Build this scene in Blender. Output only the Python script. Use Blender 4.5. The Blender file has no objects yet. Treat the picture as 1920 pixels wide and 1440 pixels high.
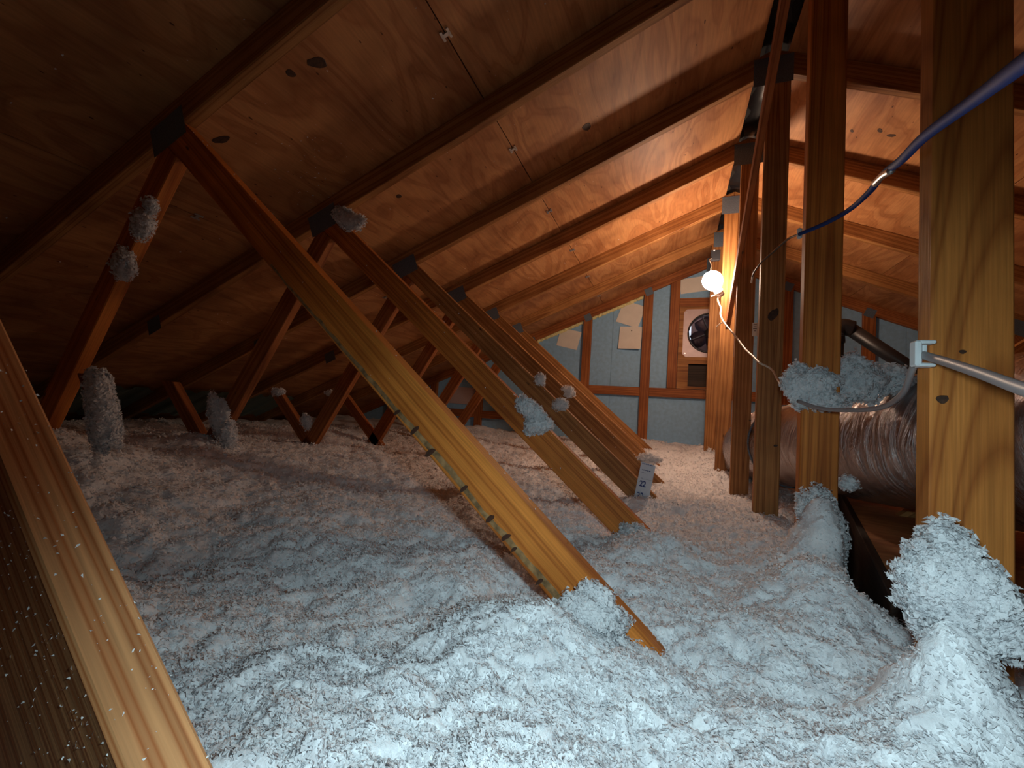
import bpy, bmesh, math, random
import numpy as np
from mathutils import Matrix, Vector, noise as mnoise
random.seed(7); rng = np.random.default_rng(11)
sc = bpy.context.scene
COL = sc.collection

# ------------------------------------------------------------------ camera, world, lights, exposure
YAW, PITCH, ROLL, FPX = .3646, .0574, .0666, 789.5
fw = Vector((-math.sin(YAW)*math.cos(PITCH), math.cos(YAW)*math.cos(PITCH), math.sin(PITCH)))
r0 = Vector((math.cos(YAW), math.sin(YAW), 0)); u0 = r0.cross(fw)
rt = math.cos(ROLL)*r0 + math.sin(ROLL)*u0
up = -math.sin(ROLL)*r0 + math.cos(ROLL)*u0
cd = bpy.data.cameras.new('camera'); cam = bpy.data.objects.new('camera', cd); COL.objects.link(cam)
cd.sensor_width = 36; cd.lens = FPX/1920*36; cd.clip_start = .01; cd.clip_end = 60
cam.matrix_world = Matrix(((rt.x, up.x, -fw.x, 0), (rt.y, up.y, -fw.y, 0), (rt.z, up.z, -fw.z, 0), (0, 0, 0, 1)))
sc.camera = cam

w = bpy.data.worlds.new('daylight'); sc.world = w; w.use_nodes = True
w.node_tree.nodes['Background'].inputs[0].default_value = (.75, .85, 1, 1)
w.node_tree.nodes['Background'].inputs[1].default_value = 1.2

def spot(name, loc, target, power, col, angle, blend, rad):
    l = bpy.data.lights.new(name, 'SPOT'); l.energy = power; l.color = col
    l.spot_size = math.radians(angle); l.spot_blend = blend; l.shadow_soft_size = rad
    o = bpy.data.objects.new(name, l); COL.objects.link(o); o.location = loc
    o.rotation_euler = (Vector(target)-Vector(loc)).to_track_quat('-Z', 'Y').to_euler()
    return o
# the photographer's cool white hand lamp, aimed low and ahead
spot('hand_lamp', (.03, .095, .04), (.03, .66, -.38), 14, (.68, .93, 1.0), 156, 1.0, .02)
BULB = Vector((.215, 2.98, .92))
BULB_STRENGTH = 185
BULB_COL = (1, .70, .50)

sc.view_settings.view_transform = 'Standard'; sc.view_settings.look = 'None'
sc.view_settings.gamma = 1; sc.view_settings.use_curve_mapping = False
sc.view_settings.exposure = 0

# ------------------------------------------------------------------ geometry constants (metres, camera at the origin)
Y0, S = .7645, .6096
XR, ZR, MS = .3496, 1.5253, .4224
TH = .038
CH = .0966                       # vertical depth of the top chord
def zbot(x): return ZR - MS*abs(x-XR)
def yk(k): return Y0 + k*.61
YG = 4.424                       # front face of the gable framing
ZF = -.9                         # ceiling drywall

# ------------------------------------------------------------------ materials
def newmat(name):
    m = bpy.data.materials.new(name); m.use_nodes = True
    nt = m.node_tree; b = nt.nodes['Principled BSDF']
    return m, nt, b
def N(nt, t, **kw):
    n = nt.nodes.new(t)
    for k, v in kw.items():
        if k in n.inputs: n.inputs[k].default_value = v
        else: setattr(n, k, v)
    return n
def L(nt, a, b): nt.links.new(a, b)
def ramp(nt, stops, interp='LINEAR'):
    r = nt.nodes.new('ShaderNodeValToRGB'); cr = r.color_ramp; cr.interpolation = interp
    while len(cr.elements) < len(stops): cr.elements.new(.5)
    for e, (p, c) in zip(cr.elements, stops): e.position = p; e.color = (*c, 1)
    return r
def simple(name, col, rough=.6, metal=0, bump=0, bscale=60, var=0):
    m, nt, b = newmat(name)
    b.inputs['Base Color'].default_value = (*col, 1); b.inputs['Roughness'].default_value = rough
    b.inputs['Metallic'].default_value = metal
    tc = N(nt, 'ShaderNodeTexCoord')
    if bump or var:
        n = N(nt, 'ShaderNodeTexNoise', Scale=bscale, Detail=4.0); L(nt, tc.outputs['Object'], n.inputs['Vector'])
    if bump:
        bp = N(nt, 'ShaderNodeBump', Strength=bump, Distance=.003); L(nt, n.outputs['Fac'], bp.inputs['Height']); L(nt, bp.outputs['Normal'], b.inputs['Normal'])
    if var:
        r = ramp(nt, [(.3, tuple(c*(1-var) for c in col)), (.7, tuple(min(1, c*(1+var)) for c in col))])
        L(nt, n.outputs['Fac'], r.inputs['Fac']); L(nt, r.outputs['Color'], b.inputs['Base Color'])
    return m

def lumber_mat(name, early, late, ring=420, stretch=.05, dark=(.07, .03, .012), stain=.0, heart=(.012, -.035)):
    """softwood: growth rings around a heart outside the board, grain runs along local X"""
    m, nt, b = newmat(name)
    tc = N(nt, 'ShaderNodeTexCoord'); oi = N(nt, 'ShaderNodeObjectInfo')
    off = N(nt, 'ShaderNodeVectorMath', operation='SCALE'); off.inputs[0].default_value = (9.1, .05, .03)
    L(nt, oi.outputs['Random'], off.inputs['Scale'])
    add = N(nt, 'ShaderNodeVectorMath', operation='ADD'); L(nt, tc.outputs['Object'], add.inputs[0]); L(nt, off.outputs[0], add.inputs[1])
    mp = N(nt, 'ShaderNodeMapping'); mp.inputs['Scale'].default_value = (stretch, 1, 1)
    L(nt, add.outputs[0], mp.inputs['Vector'])
    # large wander of the rings
    nz = N(nt, 'ShaderNodeTexNoise', Scale=9.0, Detail=2.0); L(nt, mp.outputs[0], nz.inputs['Vector'])
    sub = N(nt, 'ShaderNodeVectorMath', operation='SUBTRACT'); L(nt, nz.outputs['Color'], sub.inputs[0]); sub.inputs[1].default_value = (.5, .5, .5)
    sc1 = N(nt, 'ShaderNodeVectorMath', operation='SCALE'); L(nt, sub.outputs[0], sc1.inputs[0]); sc1.inputs['Scale'].default_value = .05
    ad2 = N(nt, 'ShaderNodeVectorMath', operation='ADD'); L(nt, mp.outputs[0], ad2.inputs[0]); L(nt, sc1.outputs[0], ad2.inputs[1])
    ctr = N(nt, 'ShaderNodeVectorMath', operation='MULTIPLY_ADD'); L(nt, ad2.outputs[0], ctr.inputs[0])
    ctr.inputs[1].default_value = (.25, 1, 1); ctr.inputs[2].default_value = (0, *heart)
    ln = N(nt, 'ShaderNodeVectorMath', operation='LENGTH'); L(nt, ctr.outputs[0], ln.inputs[0])
    mu = N(nt, 'ShaderNodeMath', operation='MULTIPLY'); L(nt, ln.outputs['Value'], mu.inputs[0]); mu.inputs[1].default_value = ring
    sn = N(nt, 'ShaderNodeMath', operation='SINE'); L(nt, mu.outputs[0], sn.inputs[0])
    mr = N(nt, 'ShaderNodeMapRange'); L(nt, sn.outputs[0], mr.inputs['Value']); mr.inputs['From Min'].default_value = -1
    r = ramp(nt, [(0, early), (.45, tuple(.85*a+.15*c for a, c in zip(early, late))), (.8, late), (1, tuple(.6*a+.4*c for a, c in zip(early, late)))])
    L(nt, mr.outputs[0], r.inputs['Fac'])
    # fibres and slow tone change
    mp2 = N(nt, 'ShaderNodeMapping'); mp2.inputs['Scale'].default_value = (6, 320, 320); L(nt, add.outputs[0], mp2.inputs['Vector'])
    fb = N(nt, 'ShaderNodeTexNoise', Scale=1.0, Detail=3.0); L(nt, mp2.outputs[0], fb.inputs['Vector'])
    fr = ramp(nt, [(.25, (.72, .72, .72)), (.75, (1.15, 1.15, 1.15))]); L(nt, fb.outputs['Fac'], fr.inputs['Fac'])
    mx = N(nt, 'ShaderNodeMix', data_type='RGBA', blend_type='MULTIPLY'); mx.inputs[0].default_value = 1
    L(nt, r.outputs['Color'], mx.inputs[6]); L(nt, fr.outputs['Color'], mx.inputs[7])
    tn = N(nt, 'ShaderNodeTexNoise', Scale=5.0, Detail=3.0); L(nt, add.outputs[0], tn.inputs['Vector'])
    tr = ramp(nt, [(.35, (.8, .74, .68)), (.65, (1.08, 1.08, 1.08))]); L(nt, tn.outputs['Fac'], tr.inputs['Fac'])
    mx2 = N(nt, 'ShaderNodeMix', data_type='RGBA', blend_type='MULTIPLY'); mx2.inputs[0].default_value = 1
    L(nt, mx.outputs[2], mx2.inputs[6]); L(nt, tr.outputs['Color'], mx2.inputs[7])
    # small pin knots
    vo = N(nt, 'ShaderNodeTexVoronoi', Scale=3.2); mpv = N(nt, 'ShaderNodeMapping'); mpv.inputs['Scale'].default_value = (.9, 2.4, 1.0)
    L(nt, add.outputs[0], mpv.inputs['Vector']); L(nt, mpv.outputs[0], vo.inputs['Vector'])
    vr = ramp(nt, [(.018, (1, 1, 1)), (.05, (0, 0, 0))]); L(nt, vo.outputs['Distance'], vr.inputs['Fac'])
    mx3 = N(nt, 'ShaderNodeMix', data_type='RGBA'); L(nt, vr.outputs['Color'], mx3.inputs[0]); L(nt, mx2.outputs[2], mx3.inputs[6]); mx3.inputs[7].default_value = (*dark, 1)
    last = mx3.outputs[2]
    if stain:
        s1 = N(nt, 'ShaderNodeTexNoise', Scale=24.0, Detail=5.0); L(nt, add.outputs[0], s1.inputs['Vector'])
        sr = ramp(nt, [(.60, (0, 0, 0)), (.66, (1, 1, 1))]); L(nt, s1.outputs['Fac'], sr.inputs['Fac'])
        sm = N(nt, 'ShaderNodeMath', operation='MULTIPLY'); L(nt, sr.outputs['Color'], sm.inputs[0]); sm.inputs[1].default_value = stain
        mx4 = N(nt, 'ShaderNodeMix', data_type='RGBA'); L(nt, sm.outputs[0], mx4.inputs[0]); L(nt, last, mx4.inputs[6]); mx4.inputs[7].default_value = (*dark, 1)
        last = mx4.outputs[2]
    L(nt, last, b.inputs['Base Color'])
    b.inputs['Roughness'].default_value = .62; b.inputs['Specular IOR Level'].default_value = .3
    bp = N(nt, 'ShaderNodeBump', Strength=.35, Distance=.0012); L(nt, fb.outputs['Fac'], bp.inputs['Height']); L(nt, bp.outputs['Normal'], b.inputs['Normal'])
    return m

M = {}
M['wood'] = lumber_mat('pine_lumber', (.47, .225, .075), (.27, .105, .030))
M['wood_gold'] = lumber_mat('golden_pine_lumber', (.64, .215, .040), (.40, .110, .018), ring=300)
M['wood_post'] = lumber_mat('cathedral_grain_pine_lumber', (.62, .225, .048), (.38, .115, .022), ring=620, heart=(.006, -.016), stretch=.13)
M['wood_moss'] = lumber_mat('bark_edged_pine_lumber', (.70, .235, .040), (.44, .12, .018), ring=330, stain=.0)
M['wood_pale'] = lumber_mat('pale_striped_pine_lumber', (.74, .37, .16), (.46, .15, .045), ring=820, heart=(.0, -.11), stretch=.02)
M['wood_red'] = lumber_mat('reddish_pine_lumber', (.42, .15, .045), (.24, .07, .02))
M['wane'] = simple('mossy_bark_wane', (.30, .17, .07), .9, bump=.6, bscale=70, var=.5)
M['bark'] = simple('dark_bark_patch', (.07, .025, .012), .9, bump=.5, bscale=90, var=.3)
M['knot'] = simple('dark_knot', (.055, .022, .010), .6, bump=.3, bscale=120, var=.5)
M['steel'] = simple('galvanised_steel', (.13, .17, .22), .55, .2, bump=.5, bscale=220, var=.3)
M['clip'] = simple('bright_clip_steel', (.5, .5, .5), .35, .9)
M['foam'] = simple('blue_foam_board', (.29, .52, .76), .7, bump=.12, bscale=30, var=.10)
M['paper'] = simple('beige_card', (.82, .78, .70), .8, var=.06, bscale=8)
M['pinkpaper'] = simple('pale_pinkish_card', (.55, .42, .40), .8, var=.05)
M['spray'] = simple('yellow_spray_foam', (.88, .74, .36), .7, bump=.8, bscale=60, var=.25)
M['black'] = simple('black_plastic', (.008, .008, .010), .28, bump=.4, bscale=25)
M['felt'] = simple('black_roofing_felt', (.01, .01, .01), .9)
M['pipe'] = simple('black_pipe_plastic', (.012, .014, .018), .4)
M['drywall'] = simple('grey_drywall', (.5, .48, .45), .9)
M['fanplate'] = simple('painted_fan_plate', (.50, .38, .38), .45, .2, var=.08, bscale=20)
M['fanmetal'] = simple('fan_blade_metal', (.20, .16, .20), .35, .8)
M['white'] = simple('white_plastic', (.75, .78, .80), .4)
M['porc'] = simple('white_porcelain', (.85, .8, .75), .2)
M['blue'] = simple('blue_cable_sheath', (.010, .050, .24), .7)
M['blue'].node_tree.nodes['Principled BSDF'].inputs['Specular IOR Level'].default_value = .15
M['grey'] = simple('grey_cable_sheath', (.30, .28, .29), .45, bump=.15)
M['cream'] = simple('cream_cord', (.75, .66, .55), .45)
M['ink'] = simple('navy_ink', (.01, .03, .20), .6)
M['card'] = simple('white_card', (.62, .68, .78), .55, var=.03)
M['baffle'] = simple('pale_foam_baffle', (.30, .38, .34), .6, bump=.2)
M['shadewood'] = lumber_mat('painted_shade_board', (.05, .03, .018), (.025, .013, .008))  # near-black wood: shade painted into the walkway side and the opening's back
M['dust'] = simple('white_fibre_dust', (.9, .9, .88), .8)

def ply_mat():
    m, nt, b = newmat('plywood_sheathing')
    tc = N(nt, 'ShaderNodeTexCoord'); oi = N(nt, 'ShaderNodeObjectInfo')
    off = N(nt, 'ShaderNodeVectorMath', operation='SCALE'); off.inputs[0].default_value = (17.3, 11.7, 5)
    L(nt, oi.outputs['Random'], off.inputs['Scale'])
    add = N(nt, 'ShaderNodeVectorMath', operation='ADD'); L(nt, tc.outputs['Object'], add.inputs[0]); L(nt, off.outputs[0], add.inputs[1])
    # rotary cut veneer: broad wandering contour bands of a noise field stretched along the panel
    mp = N(nt, 'ShaderNodeMapping'); mp.inputs['Scale'].default_value = (1.0, 3.2, 1); L(nt, add.outputs[0], mp.inputs['Vector'])
    n1 = N(nt, 'ShaderNodeTexNoise', Scale=1.15, Detail=2.5, Roughness=.45, Distortion=.5); L(nt, mp.outputs[0], n1.inputs['Vector'])
    mu = N(nt, 'ShaderNodeMath', operation='MULTIPLY'); L(nt, n1.outputs['Fac'], mu.inputs[0]); mu.inputs[1].default_value = 58
    sn = N(nt, 'ShaderNodeMath', operation='SINE'); L(nt, mu.outputs[0], sn.inputs[0])
    mr = N(nt, 'ShaderNodeMapRange'); L(nt, sn.outputs[0], mr.inputs['Value']); mr.inputs['From Min'].default_value = -1
    r = ramp(nt, [(0, (.52, .245, .095)), (.5, (.50, .23, .088)), (.85, (.40, .165, .060)), (1, (.44, .19, .07))])
    L(nt, mr.outputs[0], r.inputs['Fac'])
    mp2 = N(nt, 'ShaderNodeMapping'); mp2.inputs['Scale'].default_value = (9, 130, 60); L(nt, add.outputs[0], mp2.inputs['Vector'])
    fb = N(nt, 'ShaderNodeTexNoise', Scale=1.0, Detail=3.0); L(nt, mp2.outputs[0], fb.inputs['Vector'])
    fr = ramp(nt, [(.3, (.85, .85, .85)), (.7, (1.1, 1.1, 1.1))]); L(nt, fb.outputs['Fac'], fr.inputs['Fac'])
    mx = N(nt, 'ShaderNodeMix', data_type='RGBA', blend_type='MULTIPLY'); mx.inputs[0].default_value = 1
    L(nt, r.outputs['Color'], mx.inputs[6]); L(nt, fr.outputs['Color'], mx.inputs[7])
    # blotches
    bn = N(nt, 'ShaderNodeTexNoise', Scale=3.4, Detail=4.0); L(nt, add.outputs[0], bn.inputs['Vector'])
    br = ramp(nt, [(.34, (.70, .62, .58)), (.56, (1.05, 1.05, 1.05))]); L(nt, bn.outputs['Fac'], br.inputs['Fac'])
    mx2 = N(nt, 'ShaderNodeMix', data_type='RGBA', blend_type='MULTIPLY'); mx2.inputs[0].default_value = 1
    L(nt, mx.outputs[2], mx2.inputs[6]); L(nt, br.outputs['Color'], mx2.inputs[7])
    # short dark checks and pitch streaks
    mpv = N(nt, 'ShaderNodeMapping'); mpv.inputs['Scale'].default_value = (11, 34, 1); mpv.inputs['Rotation'].default_value = (0, 0, .5)
    L(nt, add.outputs[0], mpv.inputs['Vector'])
    vo = N(nt, 'ShaderNodeTexVoronoi', Scale=1.0); L(nt, mpv.outputs[0], vo.inputs['Vector'])
    vn = N(nt, 'ShaderNodeTexNoise', Scale=60.0, Detail=2.0); L(nt, add.outputs[0], vn.inputs['Vector'])
    va = N(nt, 'ShaderNodeMath', operation='MULTIPLY_ADD'); L(nt, vn.outputs['Fac'], va.inputs[0]); va.inputs[1].default_value = .22; L(nt, vo.outputs['Distance'], va.inputs[2])
    vr = ramp(nt, [(.165, (1, 1, 1)), (.195, (0, 0, 0))]); L(nt, va.outputs[0], vr.inputs['Fac'])
    sep = N(nt, 'ShaderNodeSeparateColor'); L(nt, vo.outputs['Color'], sep.inputs[0])
    gt = N(nt, 'ShaderNodeMath', operation='GREATER_THAN'); L(nt, sep.outputs[0], gt.inputs[0]); gt.inputs[1].default_value = .45
    vm = N(nt, 'ShaderNodeMath', operation='MULTIPLY'); L(nt, vr.outputs['Color'], vm.inputs[0]); L(nt, gt.outputs[0], vm.inputs[1])
    mx3 = N(nt, 'ShaderNodeMix', data_type='RGBA'); L(nt, vm.outputs[0], mx3.inputs[0]); L(nt, mx2.outputs[2], mx3.inputs[6]); mx3.inputs[7].default_value = (.10, .035, .012, 1)
    L(nt, mx3.outputs[2], b.inputs['Base Color'])
    b.inputs['Roughness'].default_value = .55; b.inputs['Specular IOR Level'].default_value = .35
    bp = N(nt, 'ShaderNodeBump', Strength=.45, Distance=.003); L(nt, n1.outputs['Fac'], bp.inputs['Height'])
    bp2 = N(nt, 'ShaderNodeBump', Strength=.3, Distance=.001); L(nt, fb.outputs['Fac'], bp2.inputs['Height']); L(nt, bp.outputs['Normal'], bp2.inputs['Normal'])
    L(nt, bp2.outputs['Normal'], b.inputs['Normal'])
    return m
M['ply'] = ply_mat()

def fluff_mat(name, transl=.35):
    m, nt, b = newmat(name)
    tc = N(nt, 'ShaderNodeTexCoord')
    n = N(nt, 'ShaderNodeTexNoise', Scale=38.0, Detail=5.0, Roughness=.65); L(nt, tc.outputs['Object'], n.inputs['Vector'])
    r = ramp(nt, [(.3, (.78, .78, .81)), (.62, (.93, .94, .96))]); L(nt, n.outputs['Fac'], r.inputs['Fac'])
    L(nt, r.outputs['Color'], b.inputs['Base Color'])
    b.inputs['Roughness'].default_value = 1; b.inputs['Specular IOR Level'].default_value = .05
    n2 = N(nt, 'ShaderNodeTexNoise', Scale=150.0, Detail=4.0, Roughness=.7, Distortion=1.2); L(nt, tc.outputs['Object'], n2.inputs['Vector'])
    bp = N(nt, 'ShaderNodeBump', Strength=.55, Distance=.004); L(nt, n2.outputs['Fac'], bp.inputs['Height'])
    L(nt, bp.outputs['Normal'], b.inputs['Normal'])
    if transl:
        t = N(nt, 'ShaderNodeBsdfTranslucent'); L(nt, r.outputs['Color'], t.inputs['Color'])
        mx = N(nt, 'ShaderNodeMixShader'); mx.inputs[0].default_value = transl
        out = nt.nodes['Material Output']
        L(nt, b.outputs[0], mx.inputs[1]); L(nt, t.outputs[0], mx.inputs[2]); L(nt, mx.outputs[0], out.inputs['Surface'])
    return m
M['fluff'] = fluff_mat('blown_fibre_insulation', 0)
M['flake'] = fluff_mat('loose_insulation_fibres', .22)

def foil_mat():
    m, nt, b = newmat('crinkled_duct_foil')
    tc = N(nt, 'ShaderNodeTexCoord')
    mp = N(nt, 'ShaderNodeMapping'); mp.inputs['Scale'].default_value = (3.5, 26, 3.5); L(nt, tc.outputs['Object'], mp.inputs['Vector'])
    n = N(nt, 'ShaderNodeTexNoise', Scale=2.0, Detail=6.0, Roughness=.65, Distortion=1.0); L(nt, mp.outputs[0], n.inputs['Vector'])
    bp = N(nt, 'ShaderNodeBump', Strength=1.0, Distance=.012); L(nt, n.outputs['Fac'], bp.inputs['Height']); L(nt, bp.outputs['Normal'], b.inputs['Normal'])
    b.inputs['Base Color'].default_value = (.50, .46, .46, 1); b.inputs['Metallic'].default_value = .95; b.inputs['Roughness'].default_value = .27
    return m
M['foil'] = foil_mat()

def emit_mat():
    m, nt, b = newmat('glowing_bulb_glass')
    b.inputs['Base Color'].default_value = (1, .9, .75, 1)
    b.inputs['Emission Color'].default_value = (*BULB_COL, 1); b.inputs['Emission Strength'].default_value = BULB_STRENGTH
    return m
M['glow'] = emit_mat()

# ------------------------------------------------------------------ object helpers
def link(o, parent=None):
    COL.objects.link(o)
    if parent:
        o.parent = parent
        bm = o.matrix_basis.copy()
        o.matrix_parent_inverse = Matrix.Identity(4)
        o.matrix_basis = Matrix.Translation(-parent.location) @ bm if not parent.parent else Matrix.Translation(-(parent.location+parent.parent.location)) @ bm
    return o
def empty(name, loc=(0, 0, 0)):
    o = bpy.data.objects.new(name, None); o.empty_display_size = .1; COL.objects.link(o); o.location = loc; return o
def tag(o, label=None, cat=None, group=None, kind=None):
    if label: o['label'] = label
    if cat: o['category'] = cat
    if group: o['group'] = group
    if kind: o['kind'] = kind
    return o
def mesh_obj(name, verts, faces, mat, parent=None, mw=None, smooth=False):
    me = bpy.data.meshes.new(name); me.from_pydata([tuple(v) for v in verts], [], faces); me.update()
    me.materials.append(mat)
    if smooth: me.polygons.foreach_set('use_smooth', [True]*len(me.polygons))
    o = bpy.data.objects.new(name, me)
    if mw is not None: o.matrix_basis = mw
    return link(o, parent)
def bm_obj(name, bm, mat, parent=None, mw=None, smooth=False):
    me = bpy.data.meshes.new(name)
    bmesh.ops.recalc_face_normals(bm, faces=bm.faces)
    bm.to_mesh(me); bm.free(); me.materials.append(mat)
    if smooth: me.polygons.foreach_set('use_smooth', [True]*len(me.polygons))
    o = bpy.data.objects.new(name, me)
    if mw is not None: o.matrix_basis = mw
    return link(o, parent)
def centered(o):
    """move the origin of a parentless mesh object to its middle"""
    me = o.data; n = len(me.vertices); a = np.empty(n*3, np.float32); me.vertices.foreach_get('co', a); a = a.reshape(-1, 3)
    c = (a.min(0)+a.max(0))/2; a -= c; me.vertices.foreach_set('co', a.ravel()); me.update()
    o.location = Vector([float(v) for v in c]) + o.location
    return o

def clip(poly, a, b, c):
    """keep the part of a convex polygon where a*x+b*z+c >= 0"""
    out = []
    for i in range(len(poly)):
        p, q = poly[i], poly[(i+1) % len(poly)]
        dp, dq = a*p[0]+b*p[1]+c, a*q[0]+b*q[1]+c
        if dp >= 0: out.append(p)
        if dp*dq < 0:
            t = dp/(dp-dq); out.append((p[0]+(q[0]-p[0])*t, p[1]+(q[1]-p[1])*t))
    return out
def lumber(name, poly, y, th, ang, mat, parent, bev=.0028):
    """a board whose face is the xz polygon; grain runs along angle ang; origin at the middle"""
    cx = sum(p[0] for p in poly)/len(poly); cz = sum(p[1] for p in poly)/len(poly)
    ca, sa = math.cos(ang), math.sin(ang)
    loc = [((p[0]-cx)*ca+(p[1]-cz)*sa, -(p[0]-cx)*sa+(p[1]-cz)*ca) for p in poly]
    bm = bmesh.new()
    f = [bm.verts.new((x, z, th/2)) for x, z in loc]; g = [bm.verts.new((x, z, -th/2)) for x, z in loc]
    n = len(loc); bm.faces.new(f); bm.faces.new(g[::-1])
    for i in range(n): bm.faces.new((f[i], g[i], g[(i+1) % n], f[(i+1) % n]))
    bmesh.ops.remove_doubles(bm, verts=bm.verts, dist=1e-5)
    if bev: bmesh.ops.bevel(bm, geom=bm.edges[:], offset=bev, segments=1, affect='EDGES', clamp_overlap=True)
    # local x -> along grain (xz), local y -> across in xz, local z -> towards the camera (-y world)
    mw = Matrix(((ca, -sa, 0, cx), (0, 0, -1, y+th/2), (sa, ca, 0, cz), (0, 0, 0, 1)))
    return bm_obj(name, bm, mat, parent, mw)
def box(name, c, d, mat, parent=None, bev=.002, rot=None):
    bm = bmesh.new(); bmesh.ops.create_cube(bm, size=1)
    bmesh.ops.scale(bm, vec=d, verts=bm.verts)
    if bev: bmesh.ops.bevel(bm, geom=bm.edges[:], offset=min(bev, min(d)*.3), segments=1, affect='EDGES')
    mw = Matrix.Translation(c)
    if rot is not None: mw = mw @ rot
    return bm_obj(name, bm, mat, parent, mw)
def bez(pts, n=8):
    """catmull-rom"""
    P = [Vector(p) for p in pts]; P = [2*P[0]-P[1]]+P+[2*P[-1]-P[-2]]; out = []
    for i in range(1, len(P)-2):
        for j in range(n):
            t = j/n; a, b_, c, d = P[i-1], P[i], P[i+1], P[i+2]
            out.append(.5*((2*b_)+(c-a)*t+(2*a-5*b_+4*c-d)*t*t+(3*b_-3*c+d-a)*t**3))
    out.append(P[-2]); return out
def tube(name, pts, rad, mat, parent=None, seg=10, n=8, rough=None, flat=1.0):
    P = bez(pts, n) if n > 1 else [Vector(p) for p in pts]
    R = rad if callable(rad) else (lambda t: rad)
    o = P[0].copy(); V = []; F = []
    upv = Vector((0, 0, 1))
    for i, p in enumerate(P):
        d = (P[min(i+1, len(P)-1)]-P[max(i-1, 0)]).normalized()
        a = d.cross(upv)
        if a.length < .05: a = d.cross(Vector((1, 0, 0)))
        a.normalize(); b_ = a.cross(d)
        for j in range(seg):
            th = 2*math.pi*j/seg; r = R(i/(len(P)-1))
            q = p-o+a*math.cos(th)*r*flat+b_*math.sin(th)*r
            if rough: q += (a*math.cos(th)+b_*math.sin(th))*rough(i, j, p+q)
            V.append(q)
    for i in range(len(P)-1):
        for j in range(seg):
            F.append((i*seg+j, i*seg+(j+1) % seg, (i+1)*seg+(j+1) % seg, (i+1)*seg+j))
    F.append(tuple(range(seg))[::-1]); F.append(tuple((len(P)-1)*seg+j for j in range(seg)))
    return mesh_obj(name, V, F, mat, parent, Matrix.Translation(o), True)
def disc(name, c, nrm, rx, ry, ang, mat, parent, th=.0015, seg=14):
    """thin irregular round piece lying on a face"""
    nrm = Vector(nrm).normalized(); q = nrm.to_track_quat('Z', 'Y').to_matrix().to_4x4()
    V = []; F = []
    for z in (0, th):
        for j in range(seg):
            t = 2*math.pi*j/seg; k = 1+.07*math.sin(3*t+ang*5)+random.uniform(-.08, .08) if z == 0 else None
            if z == 0: V.append((rx*k*math.cos(t), ry*k*math.sin(t), 0))
            else: v = V[j]; V.append((v[0]*.93, v[1]*.93, th))
    for j in range(seg): F.append((j, (j+1) % seg, seg+(j+1) % seg, seg+j))
    F.append(tuple(seg+j for j in range(seg))); F.append(tuple(range(seg))[::-1])
    return mesh_obj(name, V, F, mat, parent, Matrix.Translation(c) @ q @ Matrix.Rotation(ang, 4, 'Z'))
def plate(name, c, w, h, ang, parent, y):
    """toothed steel truss plate, face towards the camera; rows of punched slots are real recesses"""
    bm = bmesh.new(); nx, nz = max(3, int(w/.013)), max(3, int(h/.013))
    vs = [[bm.verts.new((-w/2+w*i/nx, -h/2+h*j/nz, 0)) for j in range(nz+1)] for i in range(nx+1)]
    for i in range(nx):
        for j in range(nz):
            q = [vs[i][j], vs[i+1][j], vs[i+1][j+1], vs[i][j+1]]; f = bm.faces.new(q)
    r = bmesh.ops.inset_individual(bm, faces=bm.faces[:], thickness=.0035, depth=-.0011)
    ca, sa = math.cos(ang), math.sin(ang)
    mw = Matrix(((ca, -sa, 0, c[0]), (0, 0, -1, y), (sa, ca, 0, c[1]), (0, 0, 0, 1)))
    return bm_obj(name, bm, M['steel'], parent, mw)

# ------------------------------------------------------------------ noise for the fibre
def _h(ix, iy, iz, s):
    h = (ix.astype(np.int64)*374761393 + iy.astype(np.int64)*668265263 + iz.astype(np.int64)*2147483647 + s*1274126177) & 0xffffffff
    h = ((h ^ (h >> 13))*1274126177) & 0xffffffff
    h = (h ^ (h >> 16)) & 0xffff
    return h/32767.5-1
def vnoise(P, scale, s=0):
    Q = P/scale; I = np.floor(Q).astype(np.int64); f = Q-I; f = f*f*f*(f*(f*6-15)+10)
    out = 0
    for dx in (0, 1):
        for dy in (0, 1):
            for dz in (0, 1):
                wgt = (f[:, 0] if dx else 1-f[:, 0])*(f[:, 1] if dy else 1-f[:, 1])*(f[:, 2] if dz else 1-f[:, 2])
                out = out+wgt*_h(I[:, 0]+dx, I[:, 1]+dy, I[:, 2]+dz, s)
    return out
def sstep(a, b, x):
    t = np.clip((x-a)/(b-a), 0, 1); return t*t*(3-2*t)

# ------------------------------------------------------------------ roof deck, ceiling drywall, end walls
deck = None
import itertools
YB, YE = -1.675, YG+.16
cosS = 1/math.sqrt(1+MS*MS)
ceil = empty('ceiling'); tag(ceil, kind='structure')
def deck_panel(side, s0, s1, y0, y1, name='plywood_panel'):
    """panel on the slope; s measured down the slope from the ridge"""
    th = .0125; g = .0016
    sl = s1-s0-g*2; ly = y1-y0-g*2
    sm, ym = (s0+s1)/2, (y0+y1)/2
    dx = -cosS if side < 0 else cosS
    d = Vector((dx, 0, -MS*cosS)); nn = Vector((MS*cosS*(1 if side > 0 else -1), 0, cosS))
    c = Vector((XR, 0, ZR+CH))+d*sm; c.y = ym; c += nn*(th/2+.0006)
    bm = bmesh.new(); bmesh.ops.create_cube(bm, size=1); bmesh.ops.scale(bm, vec=(ly, sl, th), verts=bm.verts)
    bmesh.ops.bevel(bm, geom=bm.edges[:], offset=.0012, segments=1, affect='EDGES')
    X = Vector((0, 1, 0)); Yv = d; Z = X.cross(Yv)
    mw = Matrix(((X.x, Yv.x, Z.x, c.x), (X.y, Yv.y, Z.y, c.y), (X.z, Yv.z, Z.z, c.z), (0, 0, 0, 1)))
    return bm_obj(name, bm, M['ply'], ceil, mw)
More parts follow.
